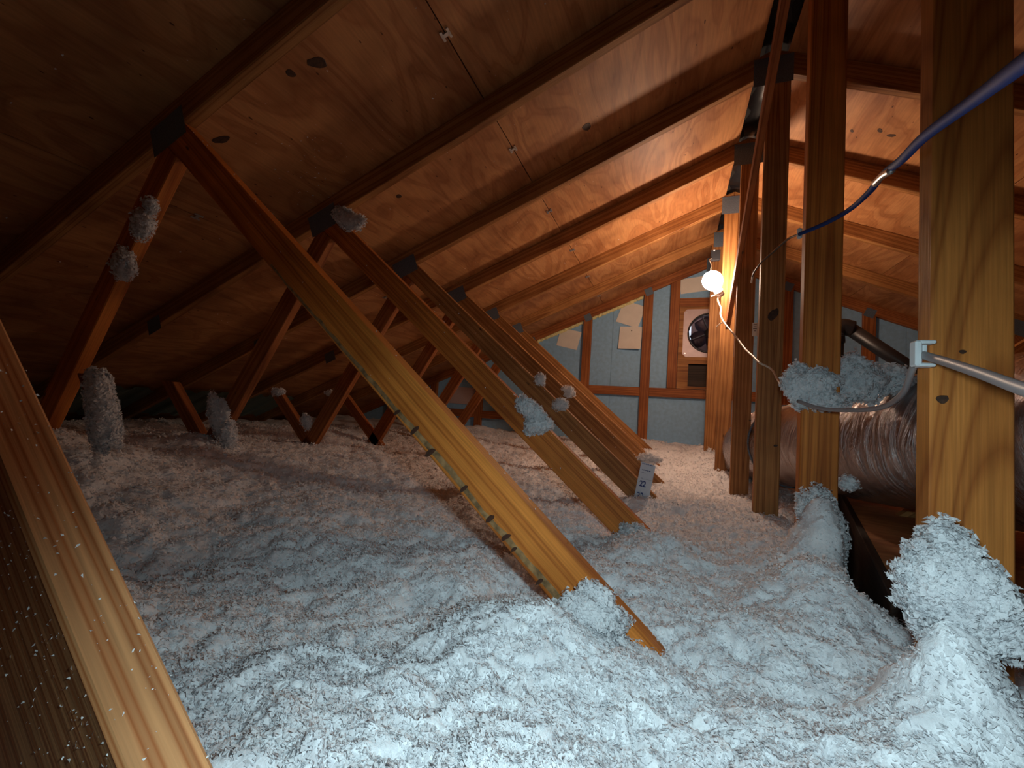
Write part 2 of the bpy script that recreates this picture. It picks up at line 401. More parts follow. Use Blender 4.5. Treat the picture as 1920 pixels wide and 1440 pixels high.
rows = [.056, 1.1605, 2.38, 3.60, 4.82, 6.15]
for side in (-1, 1):
    for ri in range(5):
        jo = [YB, yk(-1)+TH/2, yk(3)+TH/2, YE] if ri % 2 == 0 else [YB, yk(1)+TH/2, yk(5)+TH/2, YE]
        for a, b_ in zip(jo, jo[1:]): deck_panel(side, rows[ri], rows[ri+1], a, b_)
# steel H-clips in the panel joints, one between each pair of trusses
for row in (1.1605, 2.38):
    for k in range(-1, 6):
        y = (yk(k)+TH+yk(k+1))/2 + (.0 if row < 2 else .01)
        d = Vector((-cosS, 0, -MS*cosS)); nn = Vector((-MS*cosS, 0, cosS)); c = Vector((XR, 0, ZR+CH))+d*row; c.y = y
        c -= nn*.002
        X = Vector((0, 1, 0)); Z = X.cross(d)
        rot = Matrix(((X.x, d.x, Z.x, 0), (X.y, d.y, Z.y, 0), (X.z, d.z, Z.z, 0), (0, 0, 0, 1)))
        bm = bmesh.new()
        for (cx, cy, lx, ly) in ((0, 0, .012, .03), (0, .012, .034, .008), (0, -.012, .034, .008)):
            r = bmesh.ops.create_cube(bm, size=1); bmesh.ops.scale(bm, vec=(lx, ly, .004), verts=r['verts']); bmesh.ops.translate(bm, vec=(cx, cy, 0), verts=r['verts'])
        bm_obj('panel_clip', bm, M['clip'], ceil, Matrix.Translation(c) @ rot)
def deck_knot(x, y, rx, ry, ang):
    side = -1 if x < XR else 1
    s = abs(x-XR)/cosS; d = Vector((side*cosS, 0, -MS*cosS)); nn = Vector((side*MS*cosS, 0, cosS))
    c = Vector((XR, 0, ZR+CH))+d*s; c.y = y
    disc('knot', c+nn*.0008, -nn, rx, ry, ang, M['knot'], ceil, .0012)
for a in ((-.414, 1.819, .026, .020, .3), (-1.067, .926, .030, .018, .9), (-1.147, .903, .016, .012, .2), (-1.478, .93, .030, .014, 1.2), (-1.233, 1.585, .014, .012, .1),
          (-.62, 1.02, .02, .015, .4), (-1.55, 1.45, .014, .010, .5), (.856, 2.352, .016, .010, .7), (.905, 2.37, .018, .011, 1.9), (.76, 2.39, .012, .007, .6), (-.25, 3.45, .014, .01, .3)): deck_knot(*a)
# felt added over the deck to block light leaks, and the black ridge vent
def slab(name, pts, faces, mat, kind='structure', parent=None):
    o = mesh_obj(name, pts, faces, mat, parent)
    if kind: o['kind'] = kind
    return o
zt = ZR+CH+.03
hw = 5.75
V = [(XR-hw, YB, zt-MS*hw), (XR, YB, zt), (XR+hw, YB, zt-MS*hw), (XR-hw, YE, zt-MS*hw), (XR, YE, zt), (XR+hw, YE, zt-MS*hw)]
V2 = [(x, y, z+.006) for x, y, z in V]
F = [(0, 1, 4, 3), (1, 2, 5, 4), (6, 9, 10, 7), (7, 10, 11, 8), (0, 3, 9, 6), (2, 8, 11, 5), (0, 6, 7, 1), (1, 7, 8, 2), (3, 4, 10, 9), (4, 5, 11, 10)]
mesh_obj('leak_blocking_felt', V+V2, F, M['felt'], ceil)
bm = bmesh.new()      # ridge vent: shiny black plastic channel with cross ribs under the slot
nseg = 110
prof = [(-.062, -.028), (-.045, -.012), (0, -.004), (.045, -.012), (.062, -.028)]
rws = []
for i in range(nseg+1):
    y = -1.4+(YE+1.3)*i/nseg
    rws.append([bm.verts.new((XR+px, y, ZR+CH+.024+pz+.004*math.sin(i*1.7)+random.uniform(-.002, .002))) for px, pz in prof])
for i in range(nseg):
    for j in range(4): bm.faces.new((rws[i][j], rws[i+1][j], rws[i+1][j+1], rws[i][j+1]))
bm_obj('ridge_vent', bm, M['black'], ceil, smooth=True)

floor = box('floor', (XR, (YB+YE)/2, ZF-.008), (11.6, YE-YB, .016), M['drywall'], bev=0); tag(floor, kind='structure')

def gable_poly(extra=0): return [(XR-5.9, ZF), (XR+5.9, ZF), (XR+5.9, zt-.02-MS*5.9), (XR, zt-.02), (XR-5.9, zt-.02-MS*5.9)]
def prism(bm, poly, y0, y1):
    if len(poly) < 3: return
    f = [bm.verts.new((x, y0, z)) for x, z in poly]; g = [bm.verts.new((x, y1, z)) for x, z in poly]
    n = len(poly); bm.faces.new(f); bm.faces.new(g[::-1])
    for i in range(n): bm.faces.new((f[i], g[i], g[(i+1) % n], f[(i+1) % n]))
def window_box(x0, x1, z0, z1): return [(x0, z0), (x1, z0), (x1, z1), (x0, z1)]
def gclip(poly, z_off=-.02):
    poly = clip(poly, MS, -1, (zt+z_off)-MS*XR)     # left slope: z <= zt+MS*(x-XR)
    return clip(poly, -MS, -1, (zt+z_off)+MS*XR)
FX, FZ, FR = .311, .847, .195
yw0, yw1 = YG+.040, YG+.062
wall = empty('wall_back', (0, yw0, 0)); tag(wall, kind='structure')
# blue foam boards, 1.22 m wide sheets standing on end, with a square hole for the fan
edges = [-5.5, -4.2, -3.0, -1.829, -.61, .61, 1.829, 3.0, 4.2, 6.2]
for a, b_ in zip(edges, edges[1:]):
    bm = bmesh.new()
    if a < FX < b_:
        for p in (window_box(a+.001, FX-FR, ZF, 2.0), window_box(FX+FR, b_-.001, ZF, 2.0), window_box(FX-FR, FX+FR, ZF, FZ-FR), window_box(FX-FR, FX+FR, FZ+FR, 2.0)):
            prism(bm, gclip(p), yw0, yw1)
    else: prism(bm, gclip(window_box(a+.001, b_-.001, ZF, 2.0)), yw0, yw1)
    bm_obj('foam_board', bm, M['foam'], wall)
bm = bmesh.new()
for a, b_ in ((-5.6, FX-FR), (FX+FR, 6.3)): prism(bm, gclip(window_box(a, b_, ZF, 2.0), -.005), yw1+.001, yw1+.02)
for z0_, z1_ in ((ZF, FZ-FR), (FZ+FR, 2.0)): prism(bm, gclip(window_box(FX-FR, FX+FR, z0_, z1_), -.005), yw1+.001, yw1+.02)
bm_obj('outer_sheathing', bm, M['felt'], wall)
bm = bmesh.new(); prism(bm, gclip(window_box(-5.6, 6.3, ZF, 2.0), -.002), YB-.02, YB)
wf = bm_obj('wall_front', bm, M['ply']); tag(wf, kind='structure')

# ------------------------------------------------------------------ roof trusses
POSTX = {-1: .345, 0: .341, 1: .335, 2: .328, 3: .315, 4: .293, 5: .262}
TLAB = {
 -1: 'nearest roof truss, its pale striped diagonal web filling the lower left corner',
 0: 'roof truss whose golden web runs from upper left to centre bottom',
 1: 'second truss beyond the camera, web carrying a big white insulation clump',
 2: 'dark truss whose web ends beside the white depth ruler',
 3: 'truss just before the lit bulb, web edge drawn by light',
 4: 'truss whose king post glows beside the lit bulb',
 5: 'last common truss in front of the blue gable wall'}
ang_r = math.atan(MS)
def make_truss(k):
    y = yk(k); T = empty('roof_truss', (XR, y, ZF))
    tag(T, TLAB[k], 'truss', 'roof trusses along the attic')
    wm = {0: M['wood_moss'], -1: M['wood_pale'], 1: M['wood_gold']}.get(k, M['wood'])
    cm = M['wood']
    ez = ZF+.10
    for s in (-1, 1):                                      # top chords
        P = [(XR-5.2, ZR-MS*5.2), (XR-.0008, ZR), (XR-.0008, ZR+CH), (XR-5.2, ZR-MS*5.2+CH)]
        if s > 0: P = [(2*XR-x, z) for x, z in P][::-1]
        P = clip(P, 0, 1, -ez)
        lumber('top_chord', P, y, TH, ang_r if s < 0 else -ang_r, cm, T)
    lumber('bottom_chord', window_box(XR-5.0, XR+5.0, ZF+.001, ZF+.09), y, TH, 0, cm, T)
    px = POSTX[k]                                           # king post
    P = window_box(px, px+.089, ZF+.092, 1.6)
    P = clip(P, MS, -1, ZR-MS*XR-.001); P = clip(P, -MS, -1, ZR+MS*XR-.001)
    kp = lumber('king_post', P, y, TH, math.pi/2, {0: M['wood_post'], 1: M['wood_gold']}.get(k, M['wood']), T)
    mw, dw = .8395, (.089 if k >= 0 else .118)
    for s in (-1, 1):
        fx = (lambda P: P) if s < 0 else (lambda P: [(2*XR-x, z) for x, z in P][::-1])
        # long diagonal web
        c0 = .7878-mw*1.3964-(.052 if k == -1 else 0); hgt = dw*math.sqrt(1+mw*mw)
        P = [(-3, c0+mw*3-hgt), (3, c0-mw*3-hgt), (3, c0-mw*3), (-3, c0+mw*3)]
        P = clip(P, MS, -1, ZR-MS*XR-.001); P = clip(P, 0, 1, -(ZF+.092))
        P = clip(P, -1, 0, (min(px, XR-.0)-.002) if s < 0 else (2*XR-(px+.089)-.002))
        lumber('diagonal_web', fx(P), y, TH, -math.atan(mw) if s < 0 else math.atan(mw), wm, T)
        # short web down to the outer node
        a, mm = (-1.423, .655), 1.63
        w2 = .089*math.sqrt(1+mm*mm)/mm
        x_at = lambda z: a[0]+(z-a[1])/mm
        P = [(x_at(-2)-w2, -2), (x_at(-2), -2), (x_at(2), 2), (x_at(2)-w2, 2)]
        P = clip(P, MS, -1, ZR-MS*XR-.001); P = clip(P, 0, 1, -(ZF+.092)); P = clip(P, -mw, -1, c0-hgt-.001)
        lumber('short_web', fx(P), y, TH, math.atan(mm) if s < 0 else -math.atan(mm), {0: M['wood_gold']}.get(k, M['wood_red']), T)
        # outer strut leaning the other way near the eave
        b0 = (-2.63, .285) if k else (-2.10, .50); ms = .95 if k else 1.2
        if s > 0: b0, ms = (-2.63, .285), .95
        sh = .066*math.sqrt(1+ms*ms)
        P = [(-4, b0[1]+ms*(4+b0[0])-sh), (0, b0[1]-ms*(0-b0[0])-sh), (0, b0[1]-ms*(0-b0[0])), (-4, b0[1]+ms*(4+b0[0]))]
        P = clip(P, MS, -1, ZR-MS*XR-.001); P = clip(P, 0, 1, .62); P = clip(P, 0, -1, .02)
        P = clip(P, -mm, 1, -(a[1]-mm*a[0])+.0+mm*w2+.002)          # stay left of the short web
        if len(P) > 2: lumber('outer_strut', fx(P), y, TH, -math.atan(ms) if s < 0 else math.atan(ms), M['wood_red'], T)
        # steel plates
        sg = 1 if s < 0 else -1
        nx = XR+s*(XR+1.46)
        plate('gusset_plate', (nx-.0*sg, zbot(nx)+.005), .15, .10, ang_r*sg, T, y-.0012)
        nx2 = XR+s*(XR+2.55); plate('gusset_plate', (nx2, zbot(nx2)+.01), .10, .08, ang_r*sg, T, y-.0012)
    plate('gusset_plate', (XR, ZR+.0), .15, .125, 0, T, y-.0014)
    return T, kp
trusses = {}; posts = {}
for k in range(-1, 6): trusses[k], posts[k] = make_truss(k)
# knots on the king posts
def post_knot(k, x, z, rx, ry, a): disc('knot', (x, yk(k)-.0002, z), (0, -1, 0), rx, ry, a, M['knot'], trusses[k], .0008)
for a in ((2, .377, .458, .016, .028, -.6), (0, .354, .053, .007, .006, 0), (0, .375, .12, .004, .003, 0), (3, .40, .02, .006, .004, 0), (2, .40, -.08, .008, .005, .2)): post_knot(*a)
# bark-covered wane along the lower edge of the golden web: rough strip with dark patches
mw = .8395; hgt = .089*math.sqrt(1+mw*mw)
def webpt(x, off, dy=0, low=0): # off = distance below the upper edge, measured across the web
    z = .7878-low-mw*(x+1.3964); n = Vector((-mw, 0, -1)).normalized(); return Vector((x, yk(0)+dy, z))+n*off
V = []; F = []; nseg = 90; seg = 7
for i in range(nseg+1):
    x = -.92+i*(1.02/nseg); wv = .010+.007*mnoise.noise((x*9, 0, 0))+.004*mnoise.noise((x*40, 3, 0))+.010*float(sstep(-.9, -.35, np.array(x)))
    for j in range(seg):
        t = j/(seg-1)
        off = .0895-(wv)*(1-t)**1.3 if j else .0895-wv
        p = webpt(x, off); p.y = yk(0)-.0012*math.sin(math.pi*t)-.0004+.006*t*t
        V.append(p)
for i in range(nseg):
    for j in range(seg-1): F.append((i*seg+j, (i+1)*seg+j, (i+1)*seg+j+1, i*seg+j+1))
mesh_obj('bark_edge', V, F, M['wane'], trusses[0], smooth=True)
for x in (-.50, -.455, -.41, -.33, -.27, -.235, -.215, -.16, -.125, -.09):
    p = webpt(x, .079+random.uniform(-.005, .002), -.0012)
    disc('bark_patch', p, (0, -1, 0), random.uniform(.006, .015), random.uniform(.003, .0055), .70+random.uniform(-.12, .12), M['bark'], trusses[0], .0025)

# ------------------------------------------------------------------ gable truss framing
G = empty('gable_truss', (XR, YG, ZF)); tag(G, 'red-brown stud frame of the gable standing against the blue foam boards', 'truss')
for s in (-1, 1):
    P = [(XR-5.2, ZR-MS*5.2), (XR-.0008, ZR), (XR-.0008, ZR+CH), (XR-5.2, ZR-MS*5.2+CH)]
    if s > 0: P = [(2*XR-x, z) for x, z in P][::-1]
    lumber('top_chord', clip(P, 0, 1, -(ZF+.1)), YG, TH, ang_r*(-s), M['wood_red'], G)
def gstud(x0, x1, z0, z1=2, name='stud', mat='wood_red'):
    P = window_box(x0, x1, z0, z1); P = clip(P, MS, -1, ZR-MS*XR-.001); P = clip(P, -MS, -1, ZR+MS*XR-.001)
    return lumber(name, P, YG, TH, math.pi/2, M[mat], G)
for i in range(-5, 7):
    x0 = -.3075+i*.6087
    if i == 1: continue
    o = gstud(x0, x0+.089, ZF+.01)
    cx = x0+.0445
    if -4 < i < 5: plate('gusset_plate', (cx, zbot(cx)+.01), .075, .075, ang_r*(1 if cx < XR else -1), G, YG-.0012)
gstud(-.055, .034, .3005); gstud(.59, .68, .3005)
for a, b_ in ((-.826, -.3085), (-.2175, .30), (.301, .90)):
    z0 = .2105; lumber('rail', window_box(a, b_, z0, z0+.088), YG, TH, 0, M['wood_red'], G)
for a, b_ in ((-2.65, -2.135), (-2.043, -1.527)): lumber('rail', window_box(a, b_, -.135, -.05), YG, TH, 0, M['wood_red'], G)
lumber('header', window_box(.035, .589, 1.115, 1.20), YG, TH, 0, M['wood_red'], G)
plate('gusset_plate', (XR, ZR-.0), .17, .13, 0, G, YG-.0014)

# plywood mount board with the fan and the lower opening, its shade painted as a dark back
mb = empty('fan_mount_board', (FX, YG-.013, .3)); tag(mb, 'light brown plywood board behind the exhaust fan, dark square opening below', 'board')
bm = bmesh.new()
for p in (window_box(.036, FX-FR, .30, 1.112), window_box(FX+FR, .588, .30, 1.112), window_box(FX-FR, FX+FR, .545, FZ-FR), window_box(FX-FR, FX+FR, FZ+FR, 1.112),
          window_box(FX-FR, .135, .30, .545), window_box(.40, FX+FR, .30, .545), window_box(.135, .40, .30, .325)):
    prism(bm, p, YG-.012, YG-.001)
bm_obj('plywood_face', bm, M['wood'], mb)
bm = bmesh.new(); prism(bm, window_box(.130, .405, .32, .55), YG+.030, YG+.036); bm_obj('opening_back', bm, M['shadewood'], mb)

fan = empty('exhaust_fan', (FX, YG-.03, FZ)); tag(fan, 'round gable exhaust fan with square pinkish metal plate and dark ring', 'fan')
bm = bmesh.new(); nn_ = 48; hs = .235; Ri = .186      # square plate with a round hole and rolled rim
def sq(t):
    c, s = math.cos(t), math.sin(t); k = hs/max(abs(c), abs(s)); return (c*k, s*k)
rings = []
for (kind, r, y) in (('s', 0, -.013), ('s', 0, -.016), ('c', Ri+.012, -.016), ('c', Ri, -.022), ('c', Ri-.004, -.016), ('c', Ri-.004, .03)):
    row = []
    for j in range(nn_):
        t = 2*math.pi*(j+.5)/nn_
        x, z = sq(t) if kind == 's' else (r*math.cos(t), r*math.sin(t))
        row.append(bm.verts.new((FX+x, YG+y, FZ+z)))
    rings.append(row)
for a, b_ in zip(rings, rings[1:]):
    for j in range(nn_): bm.faces.new((a[j], a[(j+1) % nn_], b_[(j+1) % nn_], b_[j]))
bm_obj('face_plate', bm, M['fanplate'], fan)
tube('ring', [(FX+.188*math.cos(t), YG-.028, FZ+.188*math.sin(t)) for t in np.linspace(0, 2*math.pi, 41)], .008, M['pipe'], fan, 8, 1)
tube('shroud', [(FX, YG-.02, FZ), (FX, YG+.10, FZ)], .19, M['fanmetal'], fan, 40, 1).data.polygons.foreach_get
sh = fan.children[-1]
bmx = bmesh.new(); bmx.from_mesh(sh.data)
bmesh.ops.delete(bmx, geom=[f for f in bmx.faces if len(f.verts) > 4], context='FACES'); bmx.to_mesh(sh.data); bmx.free()
for q in range(4):
    a = q*math.pi/2+.5; bm = bmesh.new(); rw = []
    for i in range(7):
        r = .03+.135*i/6; tw = .7-.35*i/6; wd = .045+.03*math.sin(i/6*2.6)
        ca, sa = math.cos(a), math.sin(a)
        rw.append([bm.verts.new((FX+r*ca-sa*wd*u, YG+.035+math.sin(tw)*wd*u*.6, FZ+r*sa+ca*wd*u)) for u in (-1, 0, 1)])
    for i in range(6):
        for j in range(2): bm.faces.new((rw[i][j], rw[i+1][j], rw[i+1][j+1], rw[i][j+1]))
    bmesh.ops.solidify(bm, geom=bm.faces[:], thickness=.002)
    bm_obj('blade', bm, M['fanmetal'], fan, smooth=True)
tube('motor', [(FX, YG-.04, FZ), (FX, YG+.03, FZ)], .042, M['pipe'], fan, 20, 1)
for a in (.4, 1.97, 3.54, 5.11):
    tube('motor_arm', [(FX+.04*math.cos(a), YG-.025, FZ+.04*math.sin(a)), (FX+.186*math.cos(a), YG-.025, FZ+.186*math.sin(a))], .004, M['steel'], fan, 6, 1)
for i in range(7):   # closed louvre flaps outside, small daylight gaps between them
    z = FZ-.165+i*.053
    hwd = math.sqrt(max(.01, .186**2-(z+.02-FZ)**2))
    box('louvre_flap', (FX+.012, YG+.085, z+.0265), (.345, .003, .058 if i not in (6,) else .050), M['fanmetal'], fan, 0, Matrix.Rotation(.30, 4, 'X'))
for sx in (-1, 1):
    for sz in (-1, 1): disc('screw', (FX+sx*.212, YG-.0165, FZ+sz*.20), (0, -1, 0), .006, .006, 0, M['clip'], fan, .002, 10)

# cards pinned to the foam
def sheet(name, c, w_, h_, ang, mat, label, curl=0, y=YG+.037, pin=False, grp=None):
    nx_, nz_ = 8, 8; V = []; F = []
    for t in (0, .0025):
        for i in range(nx_+1):
            for j in range(nz_+1):
                u, v = i/nx_-.5, j/nz_-.5
                V.append((u*w_, -t-curl*((.5-v)**2)*(1.2+u), v*h_))
    n1 = (nx_+1)*(nz_+1)
    for i in range(nx_):
        for j in range(nz_):
            a = i*(nz_+1)+j; F.append((a, a+nz_+1, a+nz_+2, a+1)); F.append((n1+a, n1+a+1, n1+a+nz_+2, n1+a+nz_+1))
    bd = [i*(nz_+1) for i in range(nx_+1)]+[nx_*(nz_+1)+j for j in range(1, nz_+1)]+[i*(nz_+1)+nz_ for i in range(nx_-1, -1, -1)]+[j for j in range(nz_-1, 0, -1)]
    for a, b_ in zip(bd, bd[1:]+bd[:1]): F.append((a, b_, n1+b_, n1+a))
    o = mesh_obj(name, V, F, mat, None, Matrix.Translation((c[0], y, c[1])) @ Matrix.Rotation(ang, 4, 'Y'))
    tag(o, label, 'card', grp)
    if pin: disc('pin_head', (c[0]+.01, y-.0035, c[1]+.075), (0, -1, 0), .006, .006, 0, M['knot'], None, .003, 8); p = COL.objects[-1]; 
    if pin:
        loc = p.matrix_basis.copy(); p.parent = o; p.matrix_parent_inverse = Matrix.Identity(4); p.matrix_basis = o.matrix_basis.inverted() @ loc
    return o
sheet('card_sheet', (-1.075, .795), .235, .20, .22, M['paper'], 'beige card under the foam edge, leftmost of the pinned cards, slightly tilted')
sheet('card_sheet', (-.435, 1.055), .235, .235, .32, M['paper'], 'beige card tilted most, upper of two beside the gable stud')
sheet('card_sheet', (-.428, .805), .225, .235, .03, M['paper'], 'beige card with a pin and lifted lower edge, lower of two by stud', curl=.03, pin=True, y=YG+.032)
sheet('card_sheet', (.20, 1.345), .34, .15, -.12, M['paper'], 'warm-lit card high on the gable, behind the glowing bulb', y=YG+.036)
sheet('card_sheet', (-2.32, .11), .36, .20, .02, M['pinkpaper'], 'pale pinkish card low at the far left behind slanted webs')
# bead of spray foam under the gable chord
def bead(x0, x1, label):
    V = []; F = []; n = int((x1-x0)/.008); sg = 8
    for i in range(n+1):
        x = x0+(x1-x0)*i/n; z = zbot(x)-.012
        r = .019+.012*mnoise.noise((x*30, 0, 1))+.006*mnoise.noise((x*80, 0, 5))
        for j in range(sg):
            t = 2*math.pi*j/sg; rr = r*(1+.3*mnoise.noise((x*60, math.cos(t)*2, math.sin(t)*2)))
            V.append((x, YG+.03+math.cos(t)*rr*.8, z+math.sin(t)*rr))
    for i in range(n):
        for j in range(sg): F.append((i*sg+j, i*sg+(j+1) % sg, (i+1)*sg+(j+1) % sg, (i+1)*sg+j))
    o = centered(mesh_obj('spray_foam_bead', V, F, M['spray'], smooth=True)); tag(o, label, 'foam')
bead(-1.43, -.925, 'lumpy yellow spray foam along the rafter above the leftmost card')
bead(-.825, -.315, 'lumpy yellow spray foam along the rafter above the two stacked cards')

# ------------------------------------------------------------------ long brace along the king posts
a, b_ = Vector((.285, 1.25, 1.42)), Vector((.27, 3.15, .50))
ax = (b_-a).normalized(); Ln = (b_-a).length
a = Vector((.280, 1.36, 1.40)); b_ = Vector((.320, 3.04, .63)); ax = (b_-a).normalized(); Ln = (b_-a).length
side = Vector((1, 0, 0)); side = (side-ax*side.dot(ax)).normalized(); nz_ = ax.cross(side)
bm = bmesh.new(); bmesh.ops.create_cube(bm, size=1); bmesh.ops.scale(bm, vec=(Ln, .026, .055), verts=bm.verts)
bmesh.ops.bevel(bm, geom=bm.edges[:], offset=.002, segments=1, affect='EDGES')
c = (a+b_)/2
br = bm_obj('diagonal_brace', bm, M['wood_red'], None, Matrix(((ax.x, side.x, nz_.x, c.x), (ax.y, side.y, nz_.y, c.y), (ax.z, side.z, nz_.z, c.z), (0, 0, 0, 1))))
tag(br, 'thin long wooden brace slanting down across the king posts toward the bulb', 'brace')

# ------------------------------------------------------------------ bulb and its fittings
bl = empty('light_bulb', BULB); tag(bl, 'lit round bulb glowing beside the king post', 'light bulb')
bm = bmesh.new(); bmesh.ops.create_uvsphere(bm, u_segments=32, v_segments=20, radius=.062)
sd = Vector((.075, .10, -.095)).normalized()
for v in bm.verts:
    d = v.co.normalized().dot(sd)
    if d > .6: v.co += sd*(d-.6)*.05
bm_obj('glass', bm, M['glow'], bl, Matrix.Translation(BULB), True)
tube('screw_base', [BULB+sd*.072, BULB+sd*.10], .017, M['clip'], bl, 16, 1)
lh = empty('lamp_holder', BULB+sd*.115); tag(lh, 'white lamp holder at the lower right of the glowing bulb', 'lamp holder')
tube('socket', [BULB+sd*.088, BULB+sd*.128], lambda t: .024, M['porc'], lh, 18, 1)
tube('collar', [BULB+sd*.088, BULB+sd*.094], .029, M['porc'], lh, 18, 1)
tube('pull_switch', [BULB+sd*.115+Vector((-.02, 0, -.005)), BULB+sd*.115+Vector((-.055, -.01, -.02))], .005, M['porc'], lh, 8, 1)
jb = empty('junction_box', (.235, 3.215, 1.17)); tag(jb, 'dark steel junction box hanging left of the glowing post top', 'junction box')
box('box_body', (.245, 3.222, 1.17), (.055, .04, .065), M['pipe'], jb)
box('cover', (.245, 3.2, 1.17), (.062, .003, .072), M['pipe'], jb)
tube('knockout', [(.235, 3.19, 1.205), (.235, 3.21, 1.205)], .008, M['clip'], jb, 10, 1)
hw_ = tube('hanger_wire', [(.22, 3.195, 1.145), (.205, 3.15, 1.12), (.215, 3.10, 1.06), (.205, 3.03, 1.02), BULB+Vector((-.01, 0, .064))], .0025, M['cream'], None, 6)
tag(hw_, 'thin kinked wire between the junction box and the bulb', 'wire')

# ------------------------------------------------------------------ flexible duct
def duct_rough(i, j, p):
    return .010*mnoise.noise(p*7)+.007*mnoise.noise(Vector((p.x*10, p.y*30, p.z*10)))+.004*math.sin(i*1.9)*(.5+.5*mnoise.noise(p*4))
dpts = [(.70, 3.75, -.48), (.58, 3.42, -.30), (.535, 3.05, -.14), (.60, 2.6, -.10), (.675, 2.1, -.06), (.725, 1.72, -.03), (.80, 1.38, .0), (.90, 1.02, .02), (1.06, .62, .03), (1.3, .25, .0)]
du = empty('flexible_duct', (.70, 2.0, -.28)); tag(du, 'large crinkled silver insulated duct lying behind the king posts', 'duct')
tube('foil_jacket', dpts, .205, M['foil'], du, 56, 22, duct_rough)
def ring_on(i0, name):
    P = bez(dpts, 22); p = P[i0]; d = (P[i0+1]-P[i0-1]).normalized(); a_ = d.cross(Vector((0, 0, 1))).normalized(); b2 = a_.cross(d)
    tube(name, [p+a_*.214*math.cos(t)+b2*.214*math.sin(t) for t in np.linspace(0, 2*math.pi, 33)], .005, M['steel'], du, 6, 1)
ring_on(66, 'duct_strap')

# black drain pipe with elbow behind the duct
pp = empty('vent_pipe', (1.02, 3.5, -.3)); tag(pp, 'black plastic pipe with elbow sloping down to the right by the gable', 'pipe')
tube('riser', [(1.045, 3.5, -.8), (1.045, 3.5, .62)], .047, M['pipe'], pp, 20, 1)
tube('elbow', [(1.045, 3.5, .60), (1.045, 3.5, .67), (1.075, 3.5, .715), (1.14, 3.5, .70)], .055, M['pipe'], pp, 20, 6)
tube('sloping_run', [(1.12, 3.5, .705), (1.50, 3.5, .40), (2.3, 3.5, -.18), (2.7, 3.5, -.45)], .044, M['pipe'], pp, 20, 1)

# plywood walkway under the duct and its edge board, shadow painted in as near-black wood
wk = empty('plywood_walkway', (.9, 2, -.31)); tag(wk, 'bare plywood walkway with dark side board under the silver duct', 'walkway')
e0, e1 = Vector((.405, .98, 0)), Vector((.93, 3.02, 0)); ed = (e1-e0).normalized()
bm = bmesh.new()
P = [(e0.x, e0.y), (1.6, .98), (1.9, 3.0), (e1.x, e1.y)]
f = [bm.verts.new((x, y, -.300)) for x, y in P]; g = [bm.verts.new((x, y, -.315)) for x, y in P]
bm.faces.new(f); bm.faces.new(g[::-1])
for i in range(4): bm.faces.new((f[i], g[i], g[(i+1) % 4], f[(i+1) % 4]))
bm_obj('deck_board', bm, M['ply'], wk)
cc = (e0+e1)/2; nv = Vector((-ed.y, ed.x, 0))
rotm = Matrix(((ed.x, -ed.y, 0, 0), (ed.y, ed.x, 0, 0), (0, 0, 1, 0), (0, 0, 0, 1)))
box('side_board', cc+nv*.010+Vector((0, 0, -.44)), ((e1-e0).length, .019, .285), M['shadewood'], wk, .002, rotm)

# ------------------------------------------------------------------ cables
c1 = empty('blue_cable', (.30, .9, .45)); tag(c1, 'blue cable sagging from the top right corner to a white clip', 'cable')
def px(x, y, Y):
    """point on the plane y=Y seen at pixel x, y of the photograph (only used while laying out)"""
    d = fw+rt*((x-960)/FPX)-up*((y-720)/FPX); t = Y/d.y; return d*t
tube('sheath', [px(2060, 20, .26), px(1920, 118, .36), px(1830, 185, .48), px(1735, 255, .62), px(1690, 300, .74), px(1655, 328, .88), px(1628, 362, 1.0), px(1590, 395, 1.15), px(1545, 420, 1.26), px(1499, 439, 1.355)],
     lambda t: .0062 if t < .45 else .0062-.0012*(t-.45)/.55, M['blue'], c1, 12, 8)
tube('painted_glint', [px(1672, 318, .80), px(1656, 328, .865), px(1641, 343, .93)], .0068, M['clip'], c1, 10, 5, flat=.8)  # bright sleeve imitating the silver highlight where the cable twists
tube('tail', [px(1499, 439, 1.355), px(1478, 448, 1.45), px(1450, 472, 1.6), px(1425, 495, 1.75), px(1412, 515, 1.9), px(1409, 530, 1.95)], .0032, M['pipe'], c1, 8, 8)
tube('bare_end', [px(1413, 508, 1.89), px(1409, 530, 1.949)], .0036, M['cream'], c1, 8, 1)
cl = box('cable_clip', px(1499, 438, 1.362), (.012, .012, .030), M['white'], None, .003); tag(cl, 'small white clip holding the blue cable to the king post edge', 'clip')

c2 = empty('grey_cable', (.35, .9, .1)); tag(c2, 'grey flat cable drooping from the right edge into the insulation clump', 'cable')
tube('sheath', [px(2050, 770, .40), px(1920, 730, .50), px(1830, 697, .60), px(1745, 670, .725), px(1722, 668, .755), px(1708, 700, .80), px(1692, 738, .88), px(1655, 763, 1.02), px(1600, 769, 1.14), px(1540, 766, 1.25), px(1496, 752, 1.33)],
     lambda t: .0064-.0018*t, M['grey'], c2, 12, 8, flat=.8)
st = empty('cable_stacker', px(1724, 664, .752)); tag(st, 'white C-shaped plastic cable stacker on the edge of the nearest post', 'cable stacker')
cs = px(1722, 664, .752)
box('back', cs+Vector((-.004, -.003, 0)), (.008, .018, .036), M['white'], st, .002)
for s in (-1, 1): box('arm', cs+Vector((.006, -.003, s*.0160)), (.018, .018, .005), M['white'], st, .0015)
box('hook', cs+Vector((.003, -.003, .004)), (.005, .015, .016), M['white'], st, .001)

